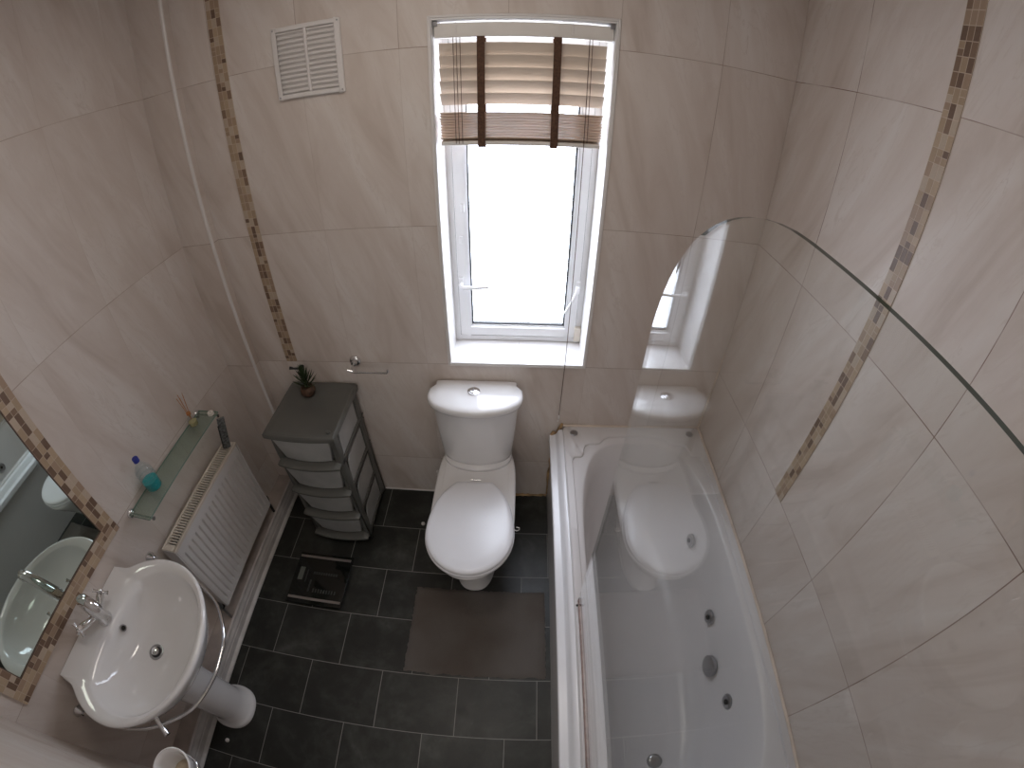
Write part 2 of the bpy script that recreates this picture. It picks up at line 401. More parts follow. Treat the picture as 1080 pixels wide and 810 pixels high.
def handle(px, pz, tip, name='window_handle'):
    r = MB(); y = WD-0.006
    r.box(px-0.009, px+0.009, y-0.010, y, pz-0.030, pz+0.030)
    r.lathe([(0.010, 0), (0.010, 0.024), (0.007, 0.027)], (px, y-0.0, pz), 'Y', 14, caps=(True, True), A=Matrix.Diagonal((1, -1, 1)))
    a = Vector((px, y-0.030, pz)); b = Vector(tip)
    r.tube([a, a*0.85+b*0.15+Vector((0, -0.006, 0)), a*0.5+b*0.5+Vector((0, -0.010, 0)), b], [0.009, 0.0085, 0.007, 0.0065], 10)
    r.build(name, 'upvc', win, bevel=0.002)
handle(1.117, 1.168, (1.232, 0.128, 1.170))
handle(1.594, 1.165, (1.548, 0.125, 1.060))
r = MB(); r.box(1.600, 1.626, WD-0.022, WD-0.002, 0.905, 0.972); r.lathe([(0.003, 0), (0.003, 0.002)], (1.613, WD-0.023, 0.94), 'Y', 8, mi=0, caps=(True, True)); r.build('window_restrictor', 'cream', win, bevel=0.004)
r = MB()
r.box(1.128, 1.143, WD-0.014, WD-0.006, 1.475, 1.508); r.box(1.118, 1.132, WD-0.014, WD-0.006, 1.345, 1.378)
r.build('sash_clip', 'upvc', win, bevel=0.003)

# ------------------------------------------------------------------ blind
bl = thing('venetian_blind', 'beige wooden venetian blind with two brown tapes, half raised in the window', 'blind', (1.353, 0.035, 2.10))
r = MB(); r.box(1.083, 1.624, 0.012, 0.062, 2.100, 2.146); r.build('headrail', 'rail', bl, bevel=0.004)
for x in (1.081, 1.612):
    MB().box(x, x+0.014, 0.006, 0.066, 2.138, 2.153).build('rail_bracket', 'satin', bl, bevel=0.001)
for x in (1.150, 1.500):
    MB().box(x-0.002, x+0.002, 0.008, 0.012, 2.112, 2.147).build('rail_clip', 'trimwhite', bl)
for i, an in enumerate((76, 70, 62, 55, 49)):
    z = 2.060-0.0392*i
    r = MB(); r.box(1.094, 1.609, 0.037-0.025, 0.037+0.025, z-0.0014, z+0.0014, R=Matrix.Rotation(-radians(an), 3, 'X'))
    r.build('slat', 'slat', bl)
for i in range(10):
    z = 1.772+0.0090*i
    r = MB(); dx = random.uniform(-.002, .002); dy = random.uniform(-.001, .001)
    r.box(1.092+dx, 1.607+dx, 0.012+dy, 0.060+dy, z-0.0014, z+0.0014, R=Matrix.Rotation(-radians(19), 3, 'X')); r.build('slat', 'slat_lightened', bl)
r = MB(); r.box(1.093, 1.606, 0.011, 0.061, 1.753, 1.7665); r.build('bottom_rail', 'rail', bl, bevel=0.003)
for x in (1.2255, 1.4565):
    pts = [(0.0085, 2.102), (0.0085, 2.0), (0.0095, 1.87), (0.0075, 1.80), (0.0075, 1.748)]
    r = MB()
    for y0 in (0.0, 0.0565):
        for (ya, za), (yb, zb) in zip(pts[:-1], pts[1:]):
            r.add([(x-0.012, ya+y0, za), (x+0.012, ya+y0, za), (x+0.012, yb+y0, zb), (x-0.012, yb+y0, zb),
                   (x-0.012, ya+y0-0.0012, za), (x+0.012, ya+y0-0.0012, za), (x+0.012, yb+y0-0.0012, zb), (x-0.012, yb+y0-0.0012, zb)],
                  [(0, 1, 2, 3), (7, 6, 5, 4), (0, 4, 5, 1), (2, 6, 7, 3), (1, 5, 6, 2), (0, 3, 7, 4)])
    r.box(x-0.012, x+0.012, 0.0065, 0.0655, 1.747, 1.7485)
    r.build('ladder_tape', 'tape', bl)
for x in (1.142, 1.152, 1.163):
    MB().tube([(x, 0.006, 2.10), (x+0.002, 0.005, 1.76)], 0.0011, 6).build('lift_cord', 'cord', bl)
MB().tube([(1.560, 0.006, 2.10), (1.562, 0.005, 1.77)], 0.0011, 6).build('lift_cord', 'cord', bl)
pc = MB(); pc.tube([(1.551, 0.004, 2.10), (1.552, 0.002, 1.7), (1.5515, -0.006, 1.3), (1.552, -0.010, 0.9), (1.549, -0.012, 0.6)], 0.0014, 6)
pc = pc.build('pull_cord', 'cord', bl)
k = MB(); k.lathe([(0.002, 0.012), (0.0055, 0.006), (0.006, -0.004), (0.004, -0.012)], (1.549, -0.012, 0.600), n=12, caps=(True, True))
k.lathe([(0.003, 0.006), (0.0045, 0.0), (0.003, -0.006)], (1.547, -0.012, 0.575), n=10, caps=(True, True)); k.build('cord_tassel', 'trimwhite', bl)

# ------------------------------------------------------------------ wall vent
v = thing('wall_vent', 'square louvred plastic ventilation grille high on the tiled wall beside the window', 'vent', (0.675, 0, 2.075))
vr = Matrix.Rotation(radians(0.8), 3, 'Y')
X0, X1, Z0, Z1 = 0.555, 0.795, 1.957, 2.197
r = MB(); frame(r, X0, X1, Z0, Z1, 0.016, -0.012, 0); r.build('vent_frame', 'cream' if False else 'trimwhite', v, bevel=0.003)
MB().box(0.670, 0.680, -0.012, 0, Z0+.016, Z1-.016).build('divider', 'trimwhite', v, bevel=0.002)
MB().box(X0+.016, X1-.016, -0.002, -0.0005, Z0+.016, Z1-.016).build('vent_backing', 'trimwhite', v)
r = MB()
for a, b in ((X0+.016, 0.670), (0.680, X1-.016)):
    for i in range(13):
        z = Z0+0.024+i*0.0162
        r.box(a, b, -0.0115, -0.0015, z-0.001, z+0.0015, R=Matrix.Rotation(radians(38), 3, 'X'))
r.build('louvre', 'trimwhite', v)
for x in (X0+.008, X1-.008):
    for z in (Z0+.008, Z1-.008):
        MB().lathe([(0.003, 0), (0.0025, -0.0015)], (x, -0.012, z), 'Y', 10, caps=(False, True)).build('screw', 'satin', v)

# ------------------------------------------------------------------ superellipse rings
def sup(cx, cy, a, b, z, n=2.0, N=64, nb=None, flat=None):
    pts = []
    for i in range(N):
        t = 2*pi*i/N; c_, s_ = cos(t), sin(t)
        e = n if (nb is None or s_ < 0) else nb
        k = (abs(c_)**e+abs(s_)**e)**(-1/e)
        pts.append(Vector((cx+a*c_*k, cy+b*s_*k, z)))
    return pts

# ------------------------------------------------------------------ toilet
TX = 1.182
to = thing('toilet', 'white close-coupled ceramic toilet with its lid closed, under the window', 'toilet', (TX, -0.35, 0))
def pan_ring(z, w, yb, yf, n=2.2, nb=3.5):
    cy = yb-(yb-yf)*0.55
    pts = []
    for i in range(72):
        t = 2*pi*i/72; c_, s_ = cos(t), sin(t); e = n if s_ < 0 else nb
        k = (abs(c_)**e+abs(s_)**e)**(-1/e)
        b = (cy-yf) if s_ < 0 else (yb-cy)
        pts.append(Vector((TX+w*c_*k, cy+b*s_*k, z)))
    return pts
R_ = [(0.0, .098, -.10, -.590, 2.6), (0.012, .098, -.10, -.592, 2.6), (0.018, .094, -.105, -.588, 2.6), (0.08, .092, -.10, -.584, 2.5),
      (0.16, .096, -.09, -.588, 2.4), (0.22, .110, -.08, -.612, 2.3), (0.28, .138, -.06, -.650, 2.25), (0.33, .160, -.04, -.688, 2.2),
      (0.365, .176, -.02, -.712, 2.2), (0.385, .181, -.012, -.722, 2.2), (0.398, .180, -.012, -.720, 2.2), (0.404, .173, -.016, -.712, 2.2)]
r = MB(); r.rings([pan_ring(z, w, yb, yf, n, 3.6 if z < .3 else 5.0) for z, w, yb, yf, n in R_], caps=(True, True))
r.build('pan', 'ceramic', to, subsurf=1)
# ledge that carries the cistern
def cis_ring(z, hw, yf, bulge, hb=None, drop=0.0):
    """straight back on the wall, bowed front; hb: half width where it meets the wall"""
    hb = hw if hb is None else hb
    pts = [Vector((TX-hb, -0.006, z)), Vector((TX-hb, -0.028, z)), Vector((TX-hw*0.985, -0.055, z))]
    N = 28
    for i in range(N+1):
        t = pi*i/N
        x = -hw*cos(t); y = -0.085-(bulge)*sin(t)**0.85
        pts.append(Vector((TX+x, y, z)))
    pts += [Vector((TX+hw*0.985, -0.055, z)), Vector((TX+hb, -0.028, z)), Vector((TX+hb, -0.006, z))]
    for i in range(1, 8): pts.append(Vector((TX+hb-2*hb*i/8, -0.006, z)))
    return pts
r = MB(); r.rings([cis_ring(.395, .155, 0, .10), cis_ring(.42, .158, 0, .104), cis_ring(.433, .150, 0, .098)])
r.box(TX-0.156, TX+0.156, -0.30, -0.02, 0.36, 0.4035)
r.build('cistern_ledge', 'ceramic', to, bevel=0.012, seg=3)
r = MB(); r.rings([cis_ring(.428, .145, 0, .078), cis_ring(.436, .155, 0, .086), cis_ring(.46, .160, 0, .090), cis_ring(.60, .172, 0, .098), cis_ring(.72, .180, 0, .104), cis_ring(.757, .182, 0, .106)])
r.build('cistern', 'ceramic', to)
r = MB(); r.rings([cis_ring(.752, .190, 0, .112, .172), cis_ring(.757, .198, 0, .120, .176), cis_ring(.772, .201, 0, .1225, .176), cis_ring(.784, .199, 0, .120, .174), cis_ring(.790, .190, 0, .112, .168), cis_ring(.793, .15, 0, .085, .14)])
r.build('cistern_lid', 'ceramic', to)
b = MB().lathe([(0.026, 0.0), (0.026, 0.004), (0.022, 0.006)], (TX-.005, -0.078, 0.7925), n=28, caps=(False, True)).build('flush_button', 'chrome', to)
r = MB(); r.lathe([(0.019, 0), (0.019, 0.003), (0.016, 0.005)], (TX-.005, -0.078, 0.797), n=28, caps=(False, True)); r.build('button_plunger', 'chrome', b)
MB().box(TX-.007, TX-.003, -0.092, -0.064, 0.8015, 0.8035).build('button_split', 'satin', to)
def seat_ring(z, g):
    pts = []
    yc = -0.53
    for i in range(80):
        t = 2*pi*i/80; c_, s_ = cos(t), sin(t)
        if s_ < 0: x = (0.177+g)*c_; y = yc+(0.190+g)*s_
        else:
            e = 2.35; k = (abs(c_)**e+abs(s_)**e)**(-1/e)
            x = (0.177+g)*c_*k; y = yc+(0.285+g)*s_*k
            f = max(0, (y-yc)/0.285)
            x *= 1-0.20*f**2.0
            y = min(y, -0.272+g)
        pts.append(Vector((TX+x, y, z)))
    return pts
r = MB(); r.rings([seat_ring(.404, -.004), seat_ring(.407, .003), seat_ring(.418, .004), seat_ring(.422, -.002)]); r.build('seat', 'lidplastic', to)
r = MB(); r.rings([seat_ring(.4225, -.004), seat_ring(.425, .000), seat_ring(.436, .001), seat_ring(.442, -.004), seat_ring(.445, -.018), seat_ring(.446, -.06), seat_ring(.4465, -.12)]); r.build('seat_lid', 'lidplastic', to)
for s in (-1, 1):
    MB().lathe([(0.007, -0.012), (0.007, 0.012)], (TX+s*0.070, -0.264, 0.413), 'X', 14, caps=(True, True)).build('hinge', 'lidplastic', to, bevel=0.002)
MB().tube([(TX-0.022, -0.238, 0.409), (TX+.022, -0.238, 0.409)], 0.003, 8).build('hinge_bar', 'chrome', to)
pts = [Vector((TX+.17, -.47, .378)), Vector((TX+.190, -.475, .372)), Vector((TX+.200, -.475, .380)), Vector((TX+.200, -.475, .395)), Vector((TX+.188, -.475, .400))]
MB().tube(pts, 0.0022, 6).build('rim_hook', 'trimwhite', to)

# toilet brush tucked behind the pan
tb = thing('toilet_brush', 'slim white toilet brush in a small holder tucked behind the toilet', 'brush', (0.965, -0.10, 0))
MB().lathe([(0.036, 0), (0.040, 0.01), (0.032, 0.055), (0.030, 0.06)], (0.965, -0.085, 0), n=20, caps=(True, True)).build('holder', 'pad', tb)
MB().tube([(0.965, -0.085, 0.05), (0.962, -0.05, 0.22)], 0.003, 8).build('handle', 'trimwhite', tb)
MB().lathe([(0.001, -0.008), (0.006, -0.005), (0.008, 0), (0.006, 0.005), (0.001, 0.008)], (0.962, -0.048, 0.226), n=14, caps=(True, True)).build('handle_knob', 'trimwhite', tb)
fc = MB().lathe([(0.010, 0), (0.010, 0.006), (0.006, 0.011)], (0.885, -0.225, 0), n=14, caps=(True, True)).build('screw_cap', 'trimwhite')
fc['label'] = 'small white plastic cap lying on the dark floor beside the toilet'; fc['category'] = 'cap'; fc['group'] = 'small white plastic caps on the floor'
fc = MB().lathe([(0.009, 0), (0.009, 0.006), (0.005, 0.010)], (0.195, -1.455, 0), n=14, caps=(True, True)).build('screw_cap', 'trimwhite')
fc['label'] = 'small white plastic cap lying on the dark floor by the basin pedestal'; fc['category'] = 'cap'; fc['group'] = 'small white plastic caps on the floor'

# ------------------------------------------------------------------ toilet roll holder
h = thing('toilet_roll_holder', 'chrome toilet roll holder without a roll, on the wall above the drawers', 'roll holder', (0.655, 0, 0.885))
MB().lathe([(0.026, 0), (0.026, -0.006), (0.021, -0.011), (0.013, -0.013), (0.011, -0.03)], (0.655, 0, 0.885), 'Y', 24, caps=(True, True)).build('wall_plate', 'chrome', h)
MB().tube([(0.655, -0.02, 0.885), (0.655, -0.05, 0.882), (0.658, -0.066, 0.876), (0.668, -0.070, 0.874), (0.74, -0.070, 0.874), (0.816, -0.070, 0.874), (0.820, -0.070, 0.881), (0.820, -0.070, 0.890)], 0.0048, 10).build('roll_arm', 'chrome', h)
MB().tube([(0.640, -0.070, 0.884), (0.662, -0.068, 0.876)], 0.006, 10).build('arm_end', 'chrome', h)
hk = thing('wall_hook', 'small black metal hook on the wall behind the little plant', 'hook', (0.36, 0, 0.855))
MB().lathe([(0.009, 0), (0.009, -0.012)], (0.385, 0, 0.848), 'Y', 14, caps=(True, True)).build('hook_base', 'black', hk)
MB().tube([(0.395, -0.016, 0.846), (0.372, -0.022, 0.850), (0.352, -0.026, 0.853), (0.334, -0.028, 0.857)], [0.005, 0.0055, 0.0045, 0.008], 10).build('hook_arm', 'black', hk)

# ------------------------------------------------------------------ drawer tower
dt = thing('drawer_tower', 'grey-green plastic tower of four drawers in the corner by the radiator', 'drawers', (0.475, -0.18, 0))
DX0, DX1, DY0, DY1 = 0.322, 0.630, -0.335, -0.022
# four tapered corner posts and rails
r = MB()
for x0, x1 in ((DX0, DX0+0.030), (DX1-0.030, DX1)):
    r.box(x0, x1, DY0, DY0+0.040, 0.015, 0.745); r.box(x0, x1, DY1-0.045, DY1, 0.015, 0.745)
for k in range(5):
    z = 0.015+0.1825*k-(0.02 if k == 4 else 0)
    r.box(DX0, DX0+0.022, DY0, DY1, z, z+0.030); r.box(DX1-0.022, DX1, DY0, DY1, z, z+0.030)
    r.box(DX0, DX1, DY1-0.02, DY1, z, z+0.03)
    r.box(DX0, DX1, DY0+0.01, DY0+0.035, z, z+0.016)
r.build('frame', 'dkplastic', dt, bevel=0.006)
for k in range(4):
    z = 0.045+0.1825*k
    for sx, nm in ((DX1-0.010, 1), (DX0+0.004, 0)):
        r = MB(); cxx = sx; y0, y1 = DY0+0.046, DY1-0.052
        z0_, z1_ = z+0.006, z+0.142
        # panel with an arched inner corner like the moulded sides
        poly = [(y0, z0_), (y1, z0_), (y1, z1_), (y0+0.045, z1_), (y0+0.018, z1_-0.018), (y0+0.006, z1_-0.05)]
        r.prism(poly, 'X', cxx, cxx+0.006); r.build('side_panel', 'ltplastic', dt, bevel=0.002)
r = MB()
zt = 0.748
def lidring(z, g, fr=0.0):
    a = (DX1-DX0)/2+0.012+g; cx = (DX0+DX1)/2; y1 = DY1+0.014+g; y0 = DY0-0.020-g
    pts = []
    N = 12
    for i in range(N+1):
        u = -1+2*i/N; pts.append(Vector((cx+a*u*(1-0.0), y0-0.012*(1-u*u), z)))
    pts += [Vector((cx+a, y0+0.03, z)), Vector((cx+a, y1-0.01, z)), Vector((cx+a-0.01, y1, z)), Vector((cx, y1, z)), Vector((cx-a+0.01, y1, z)), Vector((cx-a, y1-0.01, z)), Vector((cx-a, y0+0.03, z))]
    return pts
r.rings([lidring(zt-0.014, -0.006), lidring(zt-0.010, 0.0), lidring(zt+0.010, 0.001), lidring(zt+0.018, -0.005), lidring(zt+0.018, -0.016), lidring(zt+0.015, -0.022)])
r.build('top', 'dkplastic', dt)
MB().lathe([(0.010, 0), (0.010, 0.004), (0.008, 0.005)], (DX1-0.022, DY0+0.012, zt+0.0165), n=20, caps=(False, True)).build('corner_plug', 'dkplastic', dt)
def bow(x0, x1, y, b, z, N=14):
    return [Vector((x0+(x1-x0)*i/N, y-b*(1-(2*i/N-1)**2), z)) for i in range(N+1)]
for k in range(4):
    zb = 0.047+0.1825*k; ztop = zb+0.150
    cx = (DX0+DX1)/2
    w1, w0 = 0.134, 0.108
    r = MB()
    yf = DY0-0.006
    def face(z, w, y, th=0.0):
        f = bow(cx-w, cx+w, y, 0.014, z); return f+[Vector((p.x, DY0+0.030, z)) for p in reversed(f)]
    r.rings([face(zb+0.002, w0, yf+0.012), face(zb+0.012, w0+0.003, yf+0.006), face(zb+0.075, (w0+w1)/2+0.003, yf+0.000), face(ztop-0.004, w1, yf-0.010)], smooth=False)
    d = r.build('drawer', 'ltplastic', dt, bevel=0.003)
    r = MB()
    def lip(z, w, y, b):
        f = bow(cx-w, cx+w, y, b, z); return f+[Vector((p.x, DY0+0.02, z)) for p in reversed(f)]
    zl = zb-0.010
    r.rings([lip(zl-0.012, 0.140, DY0-0.020, 0.014), lip(zl-0.008, 0.148, DY0-0.030, 0.018), lip(zl+0.004, 0.149, DY0-0.031, 0.018), lip(zl+0.012, 0.140, DY0-0.018, 0.016)])
    r.build('drawer_lip', 'dkplastic', d)
for s in (DX0+0.005, DX1-0.005):
    pass

# ------------------------------------------------------------------ small spiky plant
pl = thing('potted_plant', 'small spiky green plant in a round rust-brown pot on top of the drawers', 'plant', (0.43, -0.095, 0.764))
PX, PY, PZ = 0.437, -0.098, 0.7635
MB().lathe([(0.018, 0), (0.029, 0.010), (0.034, 0.026), (0.031, 0.042), (0.024, 0.050), (0.020, 0.048)], (PX, PY, PZ), n=24, caps=(True, True)).build('pot', 'rustpot', pl)
r = MB()
for i in range(64):
    a = i*2.39996; lev = i/64
    L = 0.060*(1-0.35*lev)+random.uniform(-.006, .006); tilt = 0.45+1.0*lev
    b = Vector((PX+0.014*(1-lev)*cos(a), PY+0.014*(1-lev)*sin(a), PZ+0.045+0.085*lev))
    d = Vector((cos(a)*cos(tilt), sin(a)*cos(tilt), sin(tilt)))
    side = d.cross(Vector((0, 0, 1))).normalized()*0.0042; nrm = side.cross(d).normalized()*0.0012
    m_ = b+d*L*0.5+Vector((0, 0, 0.002)); tip = b+d*L+Vector((0, 0, 0.006))
    r.add([b-side*.7, b+side*.7, b+nrm, m_-side, m_+side, m_+nrm*1.4, tip], [(0, 1, 4, 3), (1, 2, 5, 4), (2, 0, 3, 5), (3, 4, 6), (4, 5, 6), (5, 3, 6), (0, 2, 1)])
r.tube([(PX, PY, PZ+0.04), (PX-.003, PY, PZ+0.13)], [0.009, 0.004], 8)
r.build('foliage', 'leaf', pl)

# ------------------------------------------------------------------ scale
s_ = thing('bathroom_scale', 'black glass bathroom scale with two metal strips on the floor in front of the drawers', 'scale', (0.427, -0.615, 0))
sp = MB(); sp.prism([(0.283, -0.477), (0.571, -0.474), (0.570, -0.752), (0.282, -0.755)], 'Z', 0.016, 0.024); sp.build('glass_platform', 'blackglass', s_, bevel=0.002)
for y in (-0.497, -0.727):
    MB().box(0.288, 0.562, y-0.0065, y+0.0065, 0.0242, 0.0256).build('contact_strip', 'strip', s_)
MB().box(0.308, 0.334, -0.632, -0.560, 0.0240, 0.0250).build('display', 'lcd', s_, bevel=0.003)
for x in (0.31, 0.54):
    for y in (-0.51, -0.72):
        MB().lathe([(0.018, 0), (0.018, 0.017)], (x, y, 0), n=16, caps=(True, True)).build('foot', 'black', s_)
def scalemark():
    r = MB()
    for i in range(9): r.box(0.405+0.014*i, 0.413+0.014*i, -0.690, -0.670, 0.0241, 0.0244)
    for i in range(10): r.box(0.385+0.013*i, 0.395+0.013*i, -0.592, -0.578, 0.0241, 0.0244)
    r.box(0.378, 0.386, -0.690, -0.625, 0.0241, 0.0244); r.box(0.350, 0.355, -0.64, -0.57, 0.0241, 0.0244)
    return r
M['mark'] = plain('faint_print', (0.028, 0.032, 0.029), 0.35)
scalemark().build('print', 'mark', s_)

# ------------------------------------------------------------------ bath mat
r = MB(); nx, ny = 60, 42; x0, x1, y0, y1 = 0.912, 1.512, -1.000, -0.588
grid = []
rn = random.Random(3)
for j in range(ny+1):
    for i in range(nx+1):
        u, v_ = i/nx, j/ny
        e = min(u, 1-u)*nx; e2 = min(v_, 1-v_)*ny; ee = min(e, e2)
        z = 0.011+rn.uniform(-.0012, .0015)
        if ee < 1: z = 0.001
        elif ee < 2: z = 0.008
        jx = rn.uniform(-.0025, .0025) if ee < 1 else 0; jy = rn.uniform(-.0025, .0025) if ee < 1 else 0
        skew = 0.012*(1-v_)
        wav = 0.003*sin(u*23)+0.002*sin(u*51)
        grid.append((x0+(x1-x0)*u+jx+(-skew*(1-u))*0.3, y0+(y1-y0)*v_+jy+(wav if v_ < 0.1 else 0)-0.010*(1-u)*0, z))
fs = [(j*(nx+1)+i, j*(nx+1)+i+1, (j+1)*(nx+1)+i+1, (j+1)*(nx+1)+i) for j in range(ny) for i in range(nx)]
r.add(grid, fs, 0, True)
r.add([(p[0], p[1], 0.0005) for p in grid], [f[::-1] for f in fs])
m_ = r.build('bath_mat', 'mat'); m_['label'] = 'grey-brown rectangular pile bath mat on the slate floor in front of the toilet'; m_['category'] = 'bath mat'

# ------------------------------------------------------------------ bathtub
bt = thing('bathtub', 'white acrylic whirlpool bath with chrome jets along the right-hand tiled wall', 'bathtub', (1.90, -0.83, 0))
bx0, bx1, by0, by1 = 1.571, W-0.002, NY+0.002, -0.002
N = 320
def rr(x0, x1, y0, y1, z, n, nb=None):
    return sup((x0+x1)/2, (y0+y1)/2, (x1-x0)/2, (y1-y0)/2, z, n, N, nb)
ZR = 0.536
STEP = [(1.600, NY+.07), (1.603, -0.215), (1.608, -0.196), (1.618, -0.189), (1.645, -0.187), (1.654, -0.178), (1.659, -0.145), (1.668, -0.122), (1.685, -0.111), (1.722, -0.109), (1.738, -0.103), (1.762, -0.076), (1.785, -0.064), (1.82, -0.059)]
STEP = STEP + [(3.812-x, y) for x, y in reversed(STEP)]
def poly_ring(ref, poly, z, off=0.0, c=(1.906, -0.83)):
    out = []
    for p in ref:
        d = Vector((p.x-c[0], p.y-c[1])); best = None
        for i in range(len(poly)):
            a = Vector(poly[i]); b = Vector(poly[(i+1) % len(poly)]); e = b-a; w_ = a-Vector(c)
            den = d.x*e.y-d.y*e.x
            if abs(den) < 1e-12: continue
            t_ = (w_.x*e.y-w_.y*e.x)/den; u_ = (w_.x*d.y-w_.y*d.x)/den
            if t_ > 0 and -1e-6 <= u_ <= 1+1e-6 and (best is None or t_ < best): best = t_
        L_ = d.length; k_ = best-off/L_
        out.append(Vector((c[0]+d.x*k_, c[1]+d.y*k_, z)))
    return out
ref6 = rr(1.603, 2.209, NY+.07, -0.06, ZR, 7.0)
rs = [rr(bx0, bx1, by0, by1, 0.480, 80), rr(bx0, bx1, by0, by1, ZR-0.008, 80), rr(bx0+.006, bx1-.006, by0+.006, by1-.006, ZR, 60),
      poly_ring(ref6, STEP, ZR, -0.001), poly_ring(ref6, STEP, ZR-0.003, 0.002), poly_ring(ref6, STEP, ZR-0.011, 0.004),
      rr(1.622, 2.190, NY+.088, -0.092, ZR-0.014, 3.7), rr(1.628, 2.184, NY+.092, -0.099, ZR-0.022, 3.5),
      rr(1.642, 2.165, NY+.11, -0.14, 0.42, 3.4), rr(1.662, 2.135, NY+.13, -0.21, 0.28, 3.4), rr(1.685, 2.105, NY+.16, -0.285, 0.18, 3.4),
      rr(1.715, 2.070, NY+.20, -0.35, 0.140, 3.2), rr(1.77, 2.02, NY+.27, -0.44, 0.128, 3.0), rr(1.85, 1.95, NY+.3, -0.8, 0.122, 3.0)]
r = MB(); r.rings(rs, caps=(False, True)); tub = r.build('tub', 'acrylic', bt)
r = MB(); r.prism([(1.513, 0.488), (1.516, 0.492), (1.541, 0.494), (1.546, 0.502), (1.552, 0.520), (1.560, 0.526), (1.5715, 0.528), (1.5715, 0.462), (1.513, 0.462)], 'Y', NY+.002, -0.018)
r.build('panel_ledge', 'lidplastic', bt, bevel=0.002)
r = MB(); r.box(1.533, 1.545, NY+.002, -0.010, 0.0, 0.465); r.build('bath_panel', 'acrylic', bt)
for x, y in ((1.622, -0.050), (2.182, -0.050)):
    MB().lathe([(0.018, 0), (0.018, 0.003), (0.013, 0.006), (0.004, 0.0045)], (x, y, ZR), n=24, caps=(False, True)).build('rim_disc', 'satin', bt)
def jet(y, z, x, r0=0.030):
    tilt = Matrix.Rotation(radians(-84), 3, 'Y')
    o = MB().lathe([(r0, -.004), (r0*1.02, 0.004), (r0*0.8, 0.009), (r0*0.52, 0.0065)], (x, y, z), n=28, caps=(False, True), A=tilt).build('jet', 'satin', bt)
    c_ = MB().lathe([(r0*0.34, 0.0066), (r0*0.34, 0.010), (r0*.2, 0.006)], (x, y, z), n=18, caps=(True, True), A=tilt).build('nozzle', 'black', o)
    return o
jet(-0.870, 0.33, 2.139); jet(-1.215, 0.335, 2.140)
tilt = Matrix.Rotation(radians(-82), 3, 'Y')
MB().lathe([(0.042, -.008), (0.043, 0.006), (0.036, 0.012), (0.012, 0.013)], (2.122, -1.055, 0.275), n=32, caps=(False, True), A=tilt).build('suction_cover', 'satin', bt)
jet(-0.515, 0.345, 2.130)
MB().lathe([(0.030, 0), (0.030, 0.004), (0.024, 0.009), (0.010, 0.011)], (1.905, -1.380, 0.122), n=28, caps=(False, True)).build('drain', 'satin', bt)

# ------------------------------------------------------------------ shower screen
gs = thing('shower_screen', 'clear frameless glass shower screen with a rounded top corner on the bath edge', 'shower screen', (1.588, -1.25, ZR))
GX = 1.588; th = 0.0065
pf = -0.857; ZT = 1.893; RC = 0.33
out = [(NY+0.012, 0.553), (pf, 0.553), (pf, ZT-RC*1.0)]
for i in range(1, 21):
    a = pi/2*i/20; out.append((pf-RC*(1-cos(a)), ZT-RC+RC*sin(a)))
out += [(NY+0.012, ZT)]
n = len(out)
r = MB(); vs = [(GX-th/2, p[0], p[1]) for p in out]+[(GX+th/2, p[0], p[1]) for p in out]
r.add(vs, [tuple(range(n))], 0); r.add(vs, [tuple(range(n, 2*n))[::-1]], 0)
for i in range(n):
    r.add([vs[i], vs[(i+1) % n], vs[n+(i+1) % n], vs[n+i]], [(0, 1, 2, 3)], 2 if 1 <= i <= 12 else 1)  # dark top, clear far edge: light bending in the glass put into colour
r.build('glass_panel', ['glass', 'edge', 'glass'], gs)
MB().box(GX-0.005, GX+0.006, NY+0.012, pf-0.004, 0.537, 0.556).build('bottom_seal', 'seal', gs, bevel=0.0015)
MB().lathe([(0.004, -0.012), (0.004, 0.012)], (GX, pf-0.025, 0.546), 'X', 12, caps=(True, True)).build('seal_stud', 'black', gs)
MB().box(GX-0.013, GX+0.013, NY+0.001, NY+0.02, 0.54, 1.90).build('wall_channel', 'chrome', gs, bevel=0.002)

# ------------------------------------------------------------------ washbasin
wb = thing('washbasin', 'white ceramic pedestal washbasin with chrome tap on the left-hand wall', 'basin', (0.2, -1.275, 0))
BCX, BCY = 0.232, -1.275; RXo, RYo = 0.252, 0.285; ZB = 0.795
def outline(z, g=0.0, NN=120):
    pts = []
    for i in range(NN):
        t = 2*pi*i/NN; c_, s_ = cos(t), sin(t)
        ro = 1/math.sqrt((c_/(RXo+g))**2+(s_/(RYo+g))**2)
        # back ledge rectangle
        hy = 0.213+g*0.6; xb = BCX-0.004
        rrct = 1e9
        if c_ < 0:
            tx = xb/(-c_); ty = hy/max(1e-6, abs(s_)); rrct = min(tx, ty)
            if rrct < ro: rad = ro if rrct < ro and tx > ro else rrct
            else: rad = rrct
            if tx < ro: rad = tx
            rad = max(min(ro, tx), rrct)
        else: rad = ro
        pts.append(Vector((max(0.004, BCX+rad*c_), BCY+rad*s_, z)))
    # soften the junction
    for _ in range(2):
        q = []
        for i, p in enumerate(pts):
            a, b = pts[i-1], pts[(i+1) % NN]
            if p.x > 0.02: q.append(p*0.5+(a+b)*0.25)
            else: q.append(p)
        pts = q
    return pts
def bowl(z, rx, ry, cx=0.272, NN=120, cut=None):
    pts = []
    for i in range(NN):
        t = 2*pi*i/NN; c_, s_ = cos(t), sin(t)
        k = (abs(c_)**2.15+abs(s_)**2.15)**(-1/2.15)
        x = cx+rx*c_*k
        if cut is not None and x < cut: x = cut+(x-cut)*0.35
        pts.append(Vector((x, BCY+ry*s_*k, z)))
    return pts
def lerp(A, B, f, z): return [Vector((a.x*(1-f)+b.x*f, a.y*(1-f)+b.y*f, z)) for a, b in zip(A, B)]
O0 = outline(ZB); I0 = bowl(ZB, 0.186, 0.238, cx=0.262, cut=0.135)
